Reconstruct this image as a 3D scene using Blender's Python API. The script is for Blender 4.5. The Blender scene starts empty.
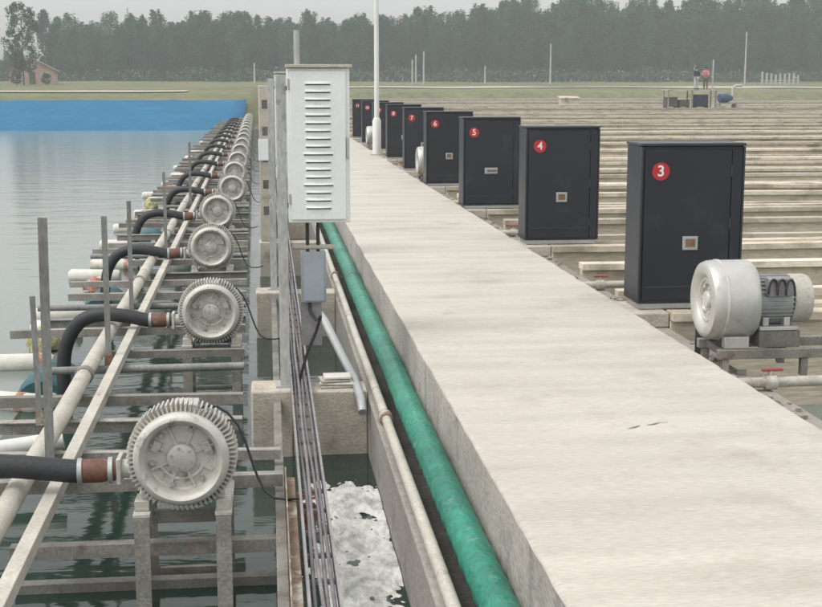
import bpy, bmesh, math, random
from mathutils import Vector, Matrix, noise
R = math.radians
PI = math.pi
rnd = random.Random(7)
SC = bpy.context.scene
COL = SC.collection

# ------------------------------------------------------------------ materials
def nodes_of(m):
    m.use_nodes = True
    return m.node_tree.nodes, m.node_tree.links

def mat(name, a, b=None, rough=.6, metal=0., scale=3., stretch=(1, 1, 1), bump=.2, bscale=60., spot=None,
        spot_scale=1.5, spot_lo=.55, spot_hi=.68, fine=.15, rvar=.12, spec=.5, coat=0., perobj=0., tint=None, bdist=.01):
    """procedural surface in world coordinates: two-tone cloud noise, fine grain, optional stains with their own colour"""
    m = bpy.data.materials.new(name)
    N, L = nodes_of(m)
    bs = N['Principled BSDF']
    geo = N.new('ShaderNodeNewGeometry')
    mp = N.new('ShaderNodeMapping'); mp.inputs['Scale'].default_value = stretch
    L.new(geo.outputs['Position'], mp.inputs['Vector'])
    n1 = N.new('ShaderNodeTexNoise'); n1.inputs['Scale'].default_value = scale; n1.inputs['Detail'].default_value = 6; n1.inputs['Roughness'].default_value = .6
    L.new(mp.outputs[0], n1.inputs['Vector'])
    r1 = N.new('ShaderNodeMapRange'); r1.inputs[1].default_value = .32; r1.inputs[2].default_value = .68
    L.new(n1.outputs[0], r1.inputs[0])
    mix = N.new('ShaderNodeMix'); mix.data_type = 'RGBA'
    b = b or tuple(x * .8 for x in a)
    mix.inputs[6].default_value = (*a, 1); mix.inputs[7].default_value = (*b, 1)
    L.new(r1.outputs[0], mix.inputs[0])
    out = mix.outputs[2]
    n2 = N.new('ShaderNodeTexNoise'); n2.inputs['Scale'].default_value = bscale; n2.inputs['Detail'].default_value = 5
    L.new(mp.outputs[0], n2.inputs['Vector'])
    if fine:
        r2 = N.new('ShaderNodeMapRange'); r2.inputs[1].default_value = .3; r2.inputs[2].default_value = .7
        r2.inputs[3].default_value = 1 - fine; r2.inputs[4].default_value = 1 + fine
        L.new(n2.outputs[0], r2.inputs[0])
        mu = N.new('ShaderNodeMix'); mu.data_type = 'RGBA'; mu.blend_type = 'MULTIPLY'; mu.inputs[0].default_value = 1
        L.new(out, mu.inputs[6]); L.new(r2.outputs[0], mu.inputs[7]); out = mu.outputs[2]
    if spot:
        n3 = N.new('ShaderNodeTexNoise'); n3.inputs['Scale'].default_value = spot_scale; n3.inputs['Detail'].default_value = 8; n3.inputs['Roughness'].default_value = .65
        L.new(geo.outputs['Position'], n3.inputs['Vector'])
        r3 = N.new('ShaderNodeMapRange'); r3.inputs[1].default_value = spot_lo; r3.inputs[2].default_value = spot_hi
        L.new(n3.outputs[0], r3.inputs[0])
        ms = N.new('ShaderNodeMix'); ms.data_type = 'RGBA'; ms.inputs[7].default_value = (*spot, 1)
        L.new(r3.outputs[0], ms.inputs[0]); L.new(out, ms.inputs[6]); out = ms.outputs[2]
    if perobj:
        oi = N.new('ShaderNodeObjectInfo')
        ro = N.new('ShaderNodeMapRange'); ro.inputs[3].default_value = 1 - perobj; ro.inputs[4].default_value = 1 + perobj
        L.new(oi.outputs['Random'], ro.inputs[0])
        mo = N.new('ShaderNodeMix'); mo.data_type = 'RGBA'; mo.blend_type = 'MULTIPLY'; mo.inputs[0].default_value = 1
        L.new(out, mo.inputs[6]); L.new(ro.outputs[0], mo.inputs[7]); out = mo.outputs[2]
    L.new(out, bs.inputs['Base Color'])
    rr = N.new('ShaderNodeMapRange'); rr.inputs[3].default_value = max(.02, rough - rvar); rr.inputs[4].default_value = min(1, rough + rvar)
    L.new(n1.outputs[0], rr.inputs[0]); L.new(rr.outputs[0], bs.inputs['Roughness'])
    bs.inputs['Metallic'].default_value = metal
    bs.inputs['Specular IOR Level'].default_value = spec
    bs.inputs['Coat Weight'].default_value = coat
    if bump:
        bn = N.new('ShaderNodeBump'); bn.inputs['Strength'].default_value = bump; bn.inputs['Distance'].default_value = bdist
        L.new(n2.outputs[0], bn.inputs['Height']); L.new(bn.outputs[0], bs.inputs['Normal'])
    return m

M = {}
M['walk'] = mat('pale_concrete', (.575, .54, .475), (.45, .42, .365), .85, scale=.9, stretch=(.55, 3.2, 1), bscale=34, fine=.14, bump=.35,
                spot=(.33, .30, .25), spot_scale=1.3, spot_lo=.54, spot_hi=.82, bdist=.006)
M['conc'] = mat('grey_concrete', (.36, .33, .29), (.24, .22, .19), .9, scale=2.2, stretch=(1, 1, 2), bscale=45, fine=.2, bump=.4,
                spot=(.11, .105, .085), spot_scale=2.6, spot_lo=.54, spot_hi=.74)
M['pier'] = mat('tan_block_concrete', (.56, .505, .425), (.43, .385, .32), .9, scale=2.6, stretch=(1, 1, 1.6), bscale=40, fine=.18, bump=.4, spot=(.24, .21, .165), spot_scale=4, spot_lo=.56, spot_hi=.74)
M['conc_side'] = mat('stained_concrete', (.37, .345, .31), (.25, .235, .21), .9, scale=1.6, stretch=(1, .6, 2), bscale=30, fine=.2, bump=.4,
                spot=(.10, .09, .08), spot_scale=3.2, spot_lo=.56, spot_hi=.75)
M['conc_dark'] = mat('dark_concrete', (.16, .15, .14), (.09, .088, .08), .8, scale=2, bscale=40, fine=.25, bump=.5, spot=(.045, .055, .035), spot_scale=3)  # darker concrete tone for gutter floor and post slots
M['conc_crack'] = mat('crack_dirt', (.24, .215, .18), None, .9, bump=0)
M['tan'] = mat('tan_concrete', (.68, .595, .47), (.53, .455, .35), .9, scale=.7, stretch=(.35, 1, 3), bscale=18, fine=.2, bump=.4,
               spot=(.25, .22, .165), spot_scale=1.2, spot_lo=.54, spot_hi=.70, perobj=.26)
M['cope'] = mat('pale_coping', (.72, .64, .52), (.52, .45, .35), .9, scale=.6, stretch=(.5, 1, 1), bscale=22, fine=.15, bump=.3,
                spot=(.26, .22, .16), spot_scale=1.3, spot_lo=.50, spot_hi=.68, perobj=.24)
M['alu'] = mat('cast_aluminium', (.66, .64, .585), (.50, .48, .43), .5, metal=.22, scale=9, bscale=160, fine=.08, bump=.2,
               spot=(.20, .175, .14), spot_scale=15, spot_lo=.56, spot_hi=.74, bdist=.003)
M['alu_paint'] = mat('silver_paint', (.66, .65, .615), (.50, .49, .46), .40, metal=.6, scale=5, bscale=140, fine=.05, bump=.12, bdist=.003,
               spot=(.30, .27, .23), spot_scale=6, spot_lo=.58, spot_hi=.76)
M['steel'] = mat('weathered_steel', (.38, .36, .32), (.19, .178, .155), .62, metal=.2, scale=4, bscale=70, fine=.2, bump=.3,
                 spot=(.15, .10, .065), spot_scale=5, spot_lo=.57, spot_hi=.72, perobj=.28)
M['oldsteel'] = mat('dull_grey_steel', (.30, .30, .285), (.21, .21, .20), .75, metal=.1, scale=5, stretch=(1, 1, .35), bscale=60, fine=.2, bump=.3, spot=(.15, .11, .085), spot_scale=6, spot_lo=.6, spot_hi=.74)
M['rail'] = mat('pale_rail_paint', (.58, .55, .48), (.44, .41, .35), .7, scale=3, bscale=60, fine=.15, bump=.3,
                spot=(.26, .15, .09), spot_scale=5, spot_lo=.6, spot_hi=.7)
M['rust'] = mat('rusty_steel', (.33, .26, .20), (.20, .115, .07), .85, scale=7, bscale=80, fine=.25, bump=.5, spot=(.58, .53, .46), spot_scale=6, spot_lo=.5, spot_hi=.62)
M['galv'] = mat('galvanised_steel', (.50, .52, .51), (.40, .41, .41), .45, metal=.45, scale=6, bscale=90, fine=.08, bump=.1,
                spot=(.30, .27, .23), spot_scale=4, spot_lo=.62, spot_hi=.75)
M['box'] = mat('light_grey_enamel', (.84, .85, .83), (.77, .78, .76), .45, scale=2.5, bscale=50, fine=.04, bump=.06,
               spot=(.36, .33, .28), spot_scale=3.5, spot_lo=.63, spot_hi=.8)
M['slot'] = mat('dark_slot', (.07, .07, .068), (.05, .05, .05), .8, bump=0)
M['postpaint'] = mat('worn_grey_paint', (.50, .505, .49), (.36, .36, .345), .65, scale=6, stretch=(1, 1, .3), bscale=60, fine=.2, bump=.3, spot=(.2, .15, .115), spot_scale=7, spot_lo=.58, spot_hi=.7)
M['jbox'] = mat('blue_grey_enamel', (.36, .40, .43), (.30, .33, .36), .5, scale=4, bscale=50, fine=.05, bump=.06, spot=(.22, .2, .18), spot_scale=5, spot_lo=.62, spot_hi=.75)
M['cab'] = mat('dark_slate_enamel', (.020, .023, .031), (.015, .018, .025), .42, scale=1.8, bscale=40, fine=.06, bump=.05,
               spot=(.055, .056, .057), spot_scale=2.2, spot_lo=.55, spot_hi=.8, perobj=.15)
M['cab_edge'] = mat('slate_trim', (.045, .05, .058), (.03, .033, .04), .45, scale=2, bscale=40, fine=.05, bump=.05)
M['red'] = mat('red_sticker', (.52, .028, .035), (.45, .024, .03), .45, bump=0, fine=.03)
M['white'] = mat('white_plastic', (.78, .77, .74), (.68, .67, .63), .45, scale=4, bscale=50, fine=.05, bump=.05, spot=(.45, .41, .35), spot_scale=4, spot_lo=.6, spot_hi=.75)
M['white_paint'] = mat('white_pole_paint', (.82, .82, .80), (.74, .74, .71), .4, scale=2, bscale=30, fine=.03, bump=.03)
M['pvc'] = mat('dirty_white_pvc', (.56, .54, .48), (.42, .39, .33), .6, scale=5, bscale=50, fine=.12, bump=.1, spot=(.25, .21, .16), spot_scale=6, spot_lo=.54, spot_hi=.7)
M['dullred'] = mat('faded_red_plastic', (.36, .09, .075), (.28, .08, .07), .6, scale=6, bump=.1)
M['brass'] = mat('dull_brass', (.30, .19, .10), (.2, .12, .07), .5, metal=.4, scale=20, bump=.1)
M['rubber'] = mat('black_rubber', (.022, .023, .027), (.034, .035, .038), .55, scale=5, bscale=60, fine=.15, bump=.25, spot=(.11, .10, .09), spot_scale=5, spot_lo=.62, spot_hi=.8)
M['coupling'] = mat('rust_brown_coupling', (.19, .085, .05), (.12, .058, .038), .6, scale=14, bscale=70, fine=.2, bump=.3, spot=(.30, .2, .14), spot_scale=10, spot_lo=.6, spot_hi=.74)
M['green'] = mat('green_pipe', (.012, .27, .175), (.008, .155, .105), .34, scale=3.0, stretch=(1, .8, 1), bscale=34, fine=.22, bump=.7,
                 spot=(.26, .42, .34), spot_scale=9, spot_lo=.60, spot_hi=.74, bdist=.012)
M['cable'] = mat('grey_purple_cable', (.20, .18, .19), (.11, .10, .105), .55, scale=8, bscale=60, fine=.1, bump=.1, perobj=.4)
M['tray'] = mat('tray_steel', (.36, .345, .35), (.25, .235, .24), .55, metal=.25, scale=6, bscale=70, fine=.15, bump=.2, spot=(.20, .11, .08), spot_scale=5, spot_lo=.58, spot_hi=.72)
M['barrel'] = mat('teal_plastic', (.035, .13, .145), (.025, .09, .105), .5, scale=3, bscale=40, fine=.1, bump=.1, spot=(.14, .16, .14), spot_scale=4, spot_lo=.58, spot_hi=.74)
M['redcloth'] = mat('faded_red_netting', (.36, .10, .07), (.50, .30, .22), .9, scale=6, bscale=50, fine=.3, bump=.6, spot=(.6, .55, .48), spot_scale=7, spot_lo=.54, spot_hi=.6)
M['yellowcloth'] = mat('yellow_green_netting', (.36, .36, .12), (.46, .42, .26), .9, scale=6, bscale=50, fine=.3, bump=.6, spot=(.55, .5, .4), spot_scale=8, spot_lo=.54, spot_hi=.6)
M['foamfloat'] = mat('white_foam', (.74, .72, .66), (.60, .57, .50), .9, scale=5, bscale=80, fine=.1, bump=.4, spot=(.32, .28, .2), spot_scale=5, spot_lo=.58, spot_hi=.75)
M['blue'] = mat('blue_liner', (.012, .125, .245), (.022, .155, .285), .8, scale=.35, stretch=(1, .4, 1), bscale=2, fine=.08, bump=.3, spot=(.04, .17, .38), spot_scale=.25, spot_lo=.55, spot_hi=.75, bdist=.1, spec=.15)
M['grass'] = mat('bank_grass', (.095, .12, .045), (.18, .17, .075), .95, scale=.10, stretch=(1, .5, 1), bscale=1.1, fine=.3, bump=.6, spot=(.24, .21, .13), spot_scale=.07, spot_lo=.60, spot_hi=.72, bdist=.2)
M['dirt'] = mat('pale_dirt', (.46, .42, .32), (.36, .33, .25), .95, scale=.4, bscale=3, fine=.15, bump=.3, bdist=.05)
M['leaf'] = mat('poplar_leaf', (.046, .122, .058), (.020, .064, .036), .8, scale=.35, bscale=3, fine=.3, bump=0, perobj=.28)
M['leaf2'] = mat('broad_leaf', (.055, .095, .045), (.035, .062, .034), .8, scale=.5, bscale=3, fine=.3, bump=0)
M['bark'] = mat('grey_bark', (.13, .115, .095), (.08, .07, .058), .95, scale=2, bscale=12, fine=.3, bump=.5)
M['brick'] = mat('orange_brick', (.46, .30, .235), (.54, .39, .32), .9, scale=.8, bscale=5, fine=.2, bump=.3)
M['roof'] = mat('dull_roof_tile', (.22, .12, .09), (.30, .19, .15), .85, scale=1, bscale=6, fine=.2, bump=.4)
M['glass'] = mat('dark_pane', (.03, .04, .045), (.02, .025, .03), .15, bump=0)
M['skin'] = mat('skin', (.42, .25, .17), (.38, .22, .15), .6, bump=0)
M['hair'] = mat('black_hair', (.015, .013, .012), None, .6, bump=0)
M['navy'] = mat('navy_cloth', (.03, .045, .09), (.02, .03, .06), .9, bump=.2)
M['palecloth'] = mat('pale_cloth', (.5, .52, .55), None, .9, bump=.2)
M['pinkcloth'] = mat('pink_cloth', (.62, .24, .24), (.55, .2, .2), .9, bump=.2)
M['browncloth'] = mat('brown_cloth', (.17, .12, .09), None, .9, bump=.2)
M['bluepaint'] = mat('blue_machine_paint', (.03, .06, .16), (.04, .07, .15), .5, bump=.1)

def water_mat(name, base, rough, dist):
    m = bpy.data.materials.new(name)
    N, L = nodes_of(m); bs = N['Principled BSDF']
    bs.inputs['Base Color'].default_value = (*base, 1)
    bs.inputs['Roughness'].default_value = rough
    bs.inputs['IOR'].default_value = 1.33
    geo = N.new('ShaderNodeNewGeometry')
    n1 = N.new('ShaderNodeTexNoise'); n1.inputs['Scale'].default_value = 1.6; n1.inputs['Detail'].default_value = 4
    n2 = N.new('ShaderNodeTexNoise'); n2.inputs['Scale'].default_value = 6.; n2.inputs['Detail'].default_value = 3
    mp = N.new('ShaderNodeMapping'); mp.inputs['Scale'].default_value = (.55, 1.2, 1); L.new(geo.outputs['Position'], mp.inputs[0])
    for n in (n1, n2):
        L.new(mp.outputs[0], n.inputs['Vector'])
    ad = N.new('ShaderNodeMath'); ad.operation = 'MULTIPLY_ADD'; ad.inputs[1].default_value = .3
    L.new(n2.outputs[0], ad.inputs[0]); L.new(n1.outputs[0], ad.inputs[2])
    bn = N.new('ShaderNodeBump'); bn.inputs['Strength'].default_value = .28; bn.inputs['Distance'].default_value = dist
    L.new(ad.outputs[0], bn.inputs['Height']); L.new(bn.outputs[0], bs.inputs['Normal'])
    return m
M['water'] = water_mat('turbid_lake_water', (.18, .215, .19), .10, .045)
M['shadewater'] = water_mat('shade_dark_tank_water', (.024, .046, .036), .06, .03)  # water colour darkened to include the shade below the frame

def foam_mat():
    m = bpy.data.materials.new('soft_froth')
    N, L = nodes_of(m); bs = N['Principled BSDF']
    geo = N.new('ShaderNodeNewGeometry')
    mp = N.new('ShaderNodeMapping'); mp.inputs['Scale'].default_value = (1.3, .7, 1)
    L.new(geo.outputs['Position'], mp.inputs[0])
    n = N.new('ShaderNodeTexNoise'); n.inputs['Scale'].default_value = 7; n.inputs['Detail'].default_value = 10; n.inputs['Roughness'].default_value = .72; n.inputs['Distortion'].default_value = .3
    L.new(mp.outputs[0], n.inputs['Vector'])
    cr = N.new('ShaderNodeValToRGB'); e = cr.color_ramp.elements
    e[0].position = .36; e[0].color = (.36, .37, .34, 1)
    e[1].position = .58; e[1].color = (.88, .87, .83, 1)
    e.new(.46).color = (.60, .60, .56, 1)
    L.new(n.outputs[0], cr.inputs[0]); L.new(cr.outputs[0], bs.inputs['Base Color'])
    bs.inputs['Roughness'].default_value = .75
    v = N.new('ShaderNodeTexNoise'); v.inputs['Scale'].default_value = 70; v.inputs['Detail'].default_value = 6
    L.new(geo.outputs['Position'], v.inputs['Vector'])
    bn = N.new('ShaderNodeBump'); bn.inputs['Strength'].default_value = .7; bn.inputs['Distance'].default_value = .012
    L.new(v.outputs[0], bn.inputs['Height']); L.new(bn.outputs[0], bs.inputs['Normal'])
    return m
M['foam'] = foam_mat()

# ------------------------------------------------------------------ mesh helpers
class MB:
    def __init__(s): s.v = []; s.f = []
    def add(s, vs, fs):
        o = len(s.v); s.v += [tuple(v) for v in vs]; s.f += [tuple(i + o for i in f) for f in fs]; return s
    def box(s, c, d, rot=None):
        x, y, z = (k / 2 for k in d)
        vs = [Vector(p) for p in ((-x,-y,-z),(x,-y,-z),(x,y,-z),(-x,y,-z),(-x,-y,z),(x,-y,z),(x,y,z),(-x,y,z))]
        if rot is not None: vs = [rot @ v for v in vs]
        c = Vector(c)
        return s.add([v + c for v in vs], [(0,3,2,1),(4,5,6,7),(0,1,5,4),(1,2,6,5),(2,3,7,6),(3,0,4,7)])
    def b6(s, x0, x1, y0, y1, z0, z1):
        return s.box(((x0+x1)/2, (y0+y1)/2, (z0+z1)/2), (abs(x1-x0), abs(y1-y0), abs(z1-z0)))
    def bar(s, p, q, w, h):
        p = Vector(p); q = Vector(q); d = q - p
        rot = d.to_track_quat('Y', 'Z').to_matrix()
        return s.box((p + q) / 2, (w, d.length, h), rot)
    def tube(s, pts, r, n=12, cap=True):
        pts = [Vector(p) for p in pts]; k = len(pts)
        rs = r if isinstance(r, (list, tuple)) else [r] * k
        t0 = (pts[1] - pts[0]).normalized()
        up = Vector((0, 0, 1)) if abs(t0.z) < .9 else Vector((0, 1, 0))
        nrm = t0.cross(up).normalized()
        vs = []
        for i in range(k):
            t = (pts[min(i+1, k-1)] - pts[max(i-1, 0)]).normalized()
            nrm = (nrm - t * nrm.dot(t)).normalized(); bi = t.cross(nrm)
            for j in range(n):
                a = 2 * PI * j / n
                vs.append(pts[i] + (nrm * math.cos(a) + bi * math.sin(a)) * rs[i])
        fs = [(i*n+j, i*n+(j+1) % n, (i+1)*n+(j+1) % n, (i+1)*n+j) for i in range(k-1) for j in range(n)]
        if cap: fs += [tuple(range(n-1, -1, -1)), tuple((k-1)*n+j for j in range(n))]
        return s.add(vs, fs)
    def lathe(s, prof, n=40, axis='y', c=(0, 0, 0)):
        """prof: (radius, position along the axis)"""
        vs = []; c = Vector(c)
        for r, a in prof:
            for j in range(n):
                t = 2 * PI * j / n; u = r * math.cos(t); w = r * math.sin(t)
                vs.append(c + Vector({'y': (u, a, w), 'x': (a, u, w), 'z': (u, w, a)}[axis]))
        fs = [(i*n+j, i*n+(j+1) % n, (i+1)*n+(j+1) % n, (i+1)*n+j) for i in range(len(prof)-1) for j in range(n)]
        return s.add(vs, fs)
    def build(s, name, m, parent=None, smooth=40, bevel=0., loc=None, seg=2):
        me = bpy.data.meshes.new(name); me.from_pydata(s.v, [], s.f); me.materials.append(m)
        bm = bmesh.new(); bm.from_mesh(me); bmesh.ops.remove_doubles(bm, verts=bm.verts, dist=1e-5)
        bmesh.ops.recalc_face_normals(bm, faces=bm.faces); bm.to_mesh(me); bm.free()
        if smooth:
            me.shade_smooth(); me.set_sharp_from_angle(angle=R(smooth))
        o = bpy.data.objects.new(name, me); COL.objects.link(o)
        if parent is not None: o.parent = parent
        if loc is not None: o.location = loc
        if bevel:
            b = o.modifiers.new('edge', 'BEVEL'); b.width = bevel; b.segments = seg; b.limit_method = 'ANGLE'; b.angle_limit = R(50)
        return o

def tag(o, label=None, cat=None, group=None, kind=None):
    if label: o['label'] = label
    if cat: o['category'] = cat
    if group: o['group'] = group
    if kind: o['kind'] = kind
    return o
def empty(name, loc=(0, 0, 0), rz=0.):
    o = bpy.data.objects.new(name, None); COL.objects.link(o); o.location = loc; o.rotation_euler = (0, 0, rz); o.empty_display_size = .1
    return o
KIDS = {}
def kids(o): return [c for c in bpy.data.objects if c.parent == o]
def copy_tree(o, parent=None):
    if o.name not in KIDS: KIDS[o.name] = kids(o)
    c = o.copy(); COL.objects.link(c); c.parent = parent
    for k in KIDS[o.name]: copy_tree(k, c)
    return c
ORD = ['first', 'second', 'third', 'fourth', 'fifth', 'sixth', 'seventh', 'eighth', 'ninth', 'tenth', 'eleventh', 'twelfth',
       'thirteenth', 'fourteenth', 'fifteenth', 'sixteenth', 'seventeenth', 'eighteenth', 'nineteenth', 'twentieth',
       'twenty-first', 'twenty-second', 'twenty-third', 'twenty-fourth', 'twenty-fifth', 'twenty-sixth', 'twenty-seventh', 'twenty-eighth', 'twenty-ninth', 'thirtieth']
ORD += ['thirty-' + w for w in ORD[:9]] + ['fortieth'] + ['forty-' + w for w in ORD[:9]] + ['fiftieth'] + ['fifty-' + w for w in ORD[:9]]

WATER = -.80
PITCH = 4.2                       # one basin bay
BX = [-.43, -.47, -.64, -.73, -.63, -.69, -.72]
def bx(y):
    k = round((y - 5.9) / PITCH)
    return BX[k] if k < len(BX) else -.71 - .0078 * (y - 31)
def bx0(y): return -.37 - .0095 * y  # the left row drifts a little away from the walkway
def drift(x, y): return x - .0105 * (y - 6)

# ------------------------------------------------------------------ setting: ground, water, walkway
def smooth01(t): t = max(0., min(1., t)); return t * t * (3 - 2 * t)
def hL(y):
    pts = [(-50, -2.2), (60, -2.2), (66, -1.75), (90, .54), (230, 2.2), (262, 2.6), (700, 2.9)]
    for (a, b), (c, d) in zip(pts, pts[1:]):
        if y <= c: return b + (d - b) * (y - a) / (c - a)
    return 2.9
def hR(y):
    pts = [(-50, -2.2), (180, -2.2), (184, -1.6), (190, .75), (240, 2.1), (262, 2.6), (700, 2.9)]
    for (a, b), (c, d) in zip(pts, pts[1:]):
        if y <= c: return b + (d - b) * (y - a) / (c - a)
    return 2.9
def ground_z(x, y):
    t = smooth01((x + 1.3) / 2.0)
    z = hL(y) * (1 - t) + hR(y) * t
    if z > .6: z += .18 * noise.noise(Vector((x * .08, y * .08, 0)))
    return z
def ground():
    xs = [-245, -218] + [-190 + 5 * i for i in range(34)] + [-20 + 1.0 * i for i in range(26)] + [8 + 6 * i for i in range(32)] + [220 + 25 * i for i in range(5)]
    xs = sorted(set(xs))
    ys = [-60, -30, 0, 30, 55, 60, 66, 70] + [72 + 3 * i for i in range(36)] + [181 + 1.5 * i for i in range(10)] + [198 + 6 * i for i in range(18)] + [310 + 30 * i for i in range(4)]
    ys = sorted(set(ys))
    vs = [(x, y, ground_z(x, y)) for y in ys for x in xs]; w = len(xs)
    fs = [(j*w+i, j*w+i+1, (j+1)*w+i+1, (j+1)*w+i) for j in range(len(ys)-1) for i in range(w-1)]
    o = MB().add(vs, fs).build('ground', M['grass'], smooth=180); tag(o, kind='structure')
ground()
tag(MB().add([(-244, -40, WATER), (318, -40, WATER), (318, 200, WATER), (-244, 200, WATER)], [(0, 1, 2, 3)]).build('water', M['water'], smooth=0), kind='structure')

# netted tank and channel water, shade under the blower frame painted into its colour
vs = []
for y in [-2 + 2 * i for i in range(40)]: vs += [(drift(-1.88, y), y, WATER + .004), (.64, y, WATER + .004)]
tag(MB().add(vs, [(2*i, 2*i+1, 2*i+3, 2*i+2) for i in range(39)]).build('shaded_tank_water', M['shadewater'], smooth=0), kind='structure')

WX0, WX1 = .93, 2.66
def walkway():
    mb = MB(); ys = [.5 + .09 * i for i in range(300)] + [27.6 + .6 * i for i in range(276)]
    def jag(y, k): return .008 * noise.noise(Vector((k * 9.1, y * 1.7, 0))) + .005 * noise.noise(Vector((k, y * 6, 3)))
    def chip(y, k): return .10 * max(0, noise.noise(Vector((k * 3.3, y * 3.1, 6))) - .30) + .05 * max(0, noise.noise(Vector((k * 7.3, y * 9.1, 2))) - .30)
    vs = []
    for y in ys:
        l, r = WX0 + jag(y, 1), WX1 + jag(y, 2)
        vs += [(l, y, -1.9), (l, y, -.012), (l + .006 + chip(y, 1), y, -.002), (l + .02 + chip(y, 1), y, 0), (r - .02 - chip(y, 2), y, 0), (r - .006 - chip(y, 2), y, -.002), (r, y, -.012), (r, y, -1.9)]
    n = 8
    fs = [(j*n+i, j*n+i+1, (j+1)*n+i+1, (j+1)*n+i) for j in range(len(ys)-1) for i in range(n-1)]
    fs += [tuple(range(n)), tuple((len(ys)-1)*n + i for i in range(n-1, -1, -1))]
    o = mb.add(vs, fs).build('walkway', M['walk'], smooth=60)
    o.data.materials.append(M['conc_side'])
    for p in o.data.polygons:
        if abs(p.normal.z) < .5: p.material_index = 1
    tag(o, kind='structure')
    # cracks: thin sunken-looking filler lines 4 mm proud of the slab
    for pts in ([(1.72, 6.0), (1.77, 6.03), (1.80, 6.06)], [(1.83, 6.055), (1.87, 6.07), (1.91, 6.10), (1.95, 6.095)]):
        mb = MB(); vs = []; k = len(pts)
        for i, (x, y) in enumerate(pts):
            w = .0045 * math.sin(PI * (i + .35) / (k - .3)) * (1 + .6 * math.sin(i * 2.3)) + .001
            vs += [(x, y - w, .004), (x, y + w, .004)]
        mb.add(vs, [(2*i, 2*i+2, 2*i+3, 2*i+1) for i in range(k-1)])
        tag(mb.build('crack', M['conc_crack'], smooth=0), kind='structure')
walkway()
# ledge along the right side of the walkway, carries pipes and blower stands
tag(MB().b6(WX1 + .01, 3.02, 5.0, 184, -1.9, -.17).build('side_ledge', M['conc'], bevel=.012), kind='structure')
# gutter floor between walkway and channel wall
tag(MB().b6(.745, .925, 1, 78, -1.9, -.56).build('gutter_floor', M['conc_dark']), kind='structure')
# dirt road on the far bank
def road(name, x0, x1, y0, w):
    mb = MB(); vs = []; n = 60
    for i in range(n + 1):
        x = x0 + (x1 - x0) * i / n; yy = y0 + 2.2 * math.sin(x * .03)
        for k in range(3):
            y = yy + w * k / 2; vs.append((x, y, ground_z(x, y) + .12))
    mb.add(vs, [(3*i+k, 3*i+3+k, 3*i+4+k, 3*i+1+k) for i in range(n) for k in range(2)])
    tag(mb.build(name, M['dirt'], smooth=180), kind='structure')
road('dirt_road', -110, -8, 132, 6)
road('dirt_road', 8, 120, 206, 9)

# foam churned up in the channel beside the near blower
def foam():
    mb = MB(); nx, ny = 64, 420; vs = []
    for j in range(ny + 1):
        for i in range(nx + 1):
            x = .09 + .54 * i / nx; y = 3.6 + 4.5 * j / ny
            b = .46 - .9 * smooth01((.30 - x) / .16) - 1.1 * smooth01((y - 7.5) / .6)      # thickest along the channel wall
            n = .8 * noise.noise(Vector((x * 6, y * 2.6, 0))) + .55 * noise.noise(Vector((x * 15, y * 8, 4))) + .35 * noise.noise(Vector((x * 38, y * 24, 9)))
            h = n + b
            vs.append((x, y, WATER + .004 + (.030 * h if h < .5 else .030 * (.5 + .4 * (h - .5)))))
    mb.add(vs, [(j*(nx+1)+i, j*(nx+1)+i+1, (j+1)*(nx+1)+i+1, (j+1)*(nx+1)+i) for j in range(ny) for i in range(nx)])
    tag(mb.build('water_foam', M['foam'], smooth=180), kind='stuff')
foam()

# blue liner on the far lake bank
def liner():
    mb = MB(); vs = []; n = 150; m = 12
    for i in range(n + 1):
        x = -150 + 148.6 * i / n
        for k in range(m + 1):
            y = 73 + 18.3 * k / m + (.5 * noise.noise(Vector((x * .35, 4, 1))) if k == m else 0)
            vs.append((x, y, hL(y) + .13 + .07 * noise.noise(Vector((x * .5, y * .35, 2))) + (.05 if i % 5 == 0 else 0)))
    top = len(vs)
    vs += [(x, y, z - .06) for x, y, z in vs]
    w = m + 1
    q = lambda i, k, o: o + i * w + k
    fs = [(q(i,k,0), q(i+1,k,0), q(i+1,k+1,0), q(i,k+1,0)) for i in range(n) for k in range(m)]
    fs += [(q(i,m,0), q(i+1,m,0), q(i+1,m,top), q(i,m,top)) for i in range(n)] + [(q(n,k,0), q(n,k+1,0), q(n,k+1,top), q(n,k,top)) for k in range(m)]
    o = mb.add(vs, fs).build('pond_liner', M['blue'], smooth=180)
    tag(o, 'long bright blue plastic liner covering the far bank of the lake', 'pond liner')
liner()

# ------------------------------------------------------------------ left channel: wall, pipes, cross walls, cable tray
def yline(x0, x1, y0, y1, z, step=1.2, wob=.006, k=0):
    n = int((y1 - y0) / step); out = []
    for i in range(n + 1):
        t = i / n; y = y0 + (y1 - y0) * t
        out.append((x0 + (x1 - x0) * t + wob * noise.noise(Vector((k, y * .6, 0))), y, z + wob * noise.noise(Vector((k + 5, y * .6, 0)))))
    return out
o = MB().b6(.635, .735, 1.0, 78, -1.9, -.40).build('channel_wall', M['conc_side'], bevel=.01)
tag(o, 'thin stained grey concrete wall between the foaming channel and the green pipe', 'wall')
root = empty('hand_pipe', (0, 0, 0))
tag(root, 'pale painted steel pipe lying along the top of the thin channel wall', 'pipe')
MB().tube(yline(.69, .69, 2.0, 76, -.365, k=1), .030, 10).build('pipe', M['rail'], root)
for y in (7.75, 13.9, 20.2, 26.5): MB().lathe([(.030, -.06), (.043, -.058), (.043, .058), (.030, .06)], 14, 'y', (.69, y, -.365)).build('sleeve', M['rust'], root)
root = empty('green_pipe', (0, 0, 0))
tag(root, 'thick green plastic pipe running beside the edge of the walkway', 'pipe')
gp = yline(.842, .842, 1.5, 24, -.31, .03, .010, k=2)
MB().tube(gp, [.077 + .0022 * math.sin(i * 1.05) + .0035 * noise.noise(Vector((0, p[1] * 4, 7))) for i, p in enumerate(gp)], 20).build('pipe', M['green'], root)
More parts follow.
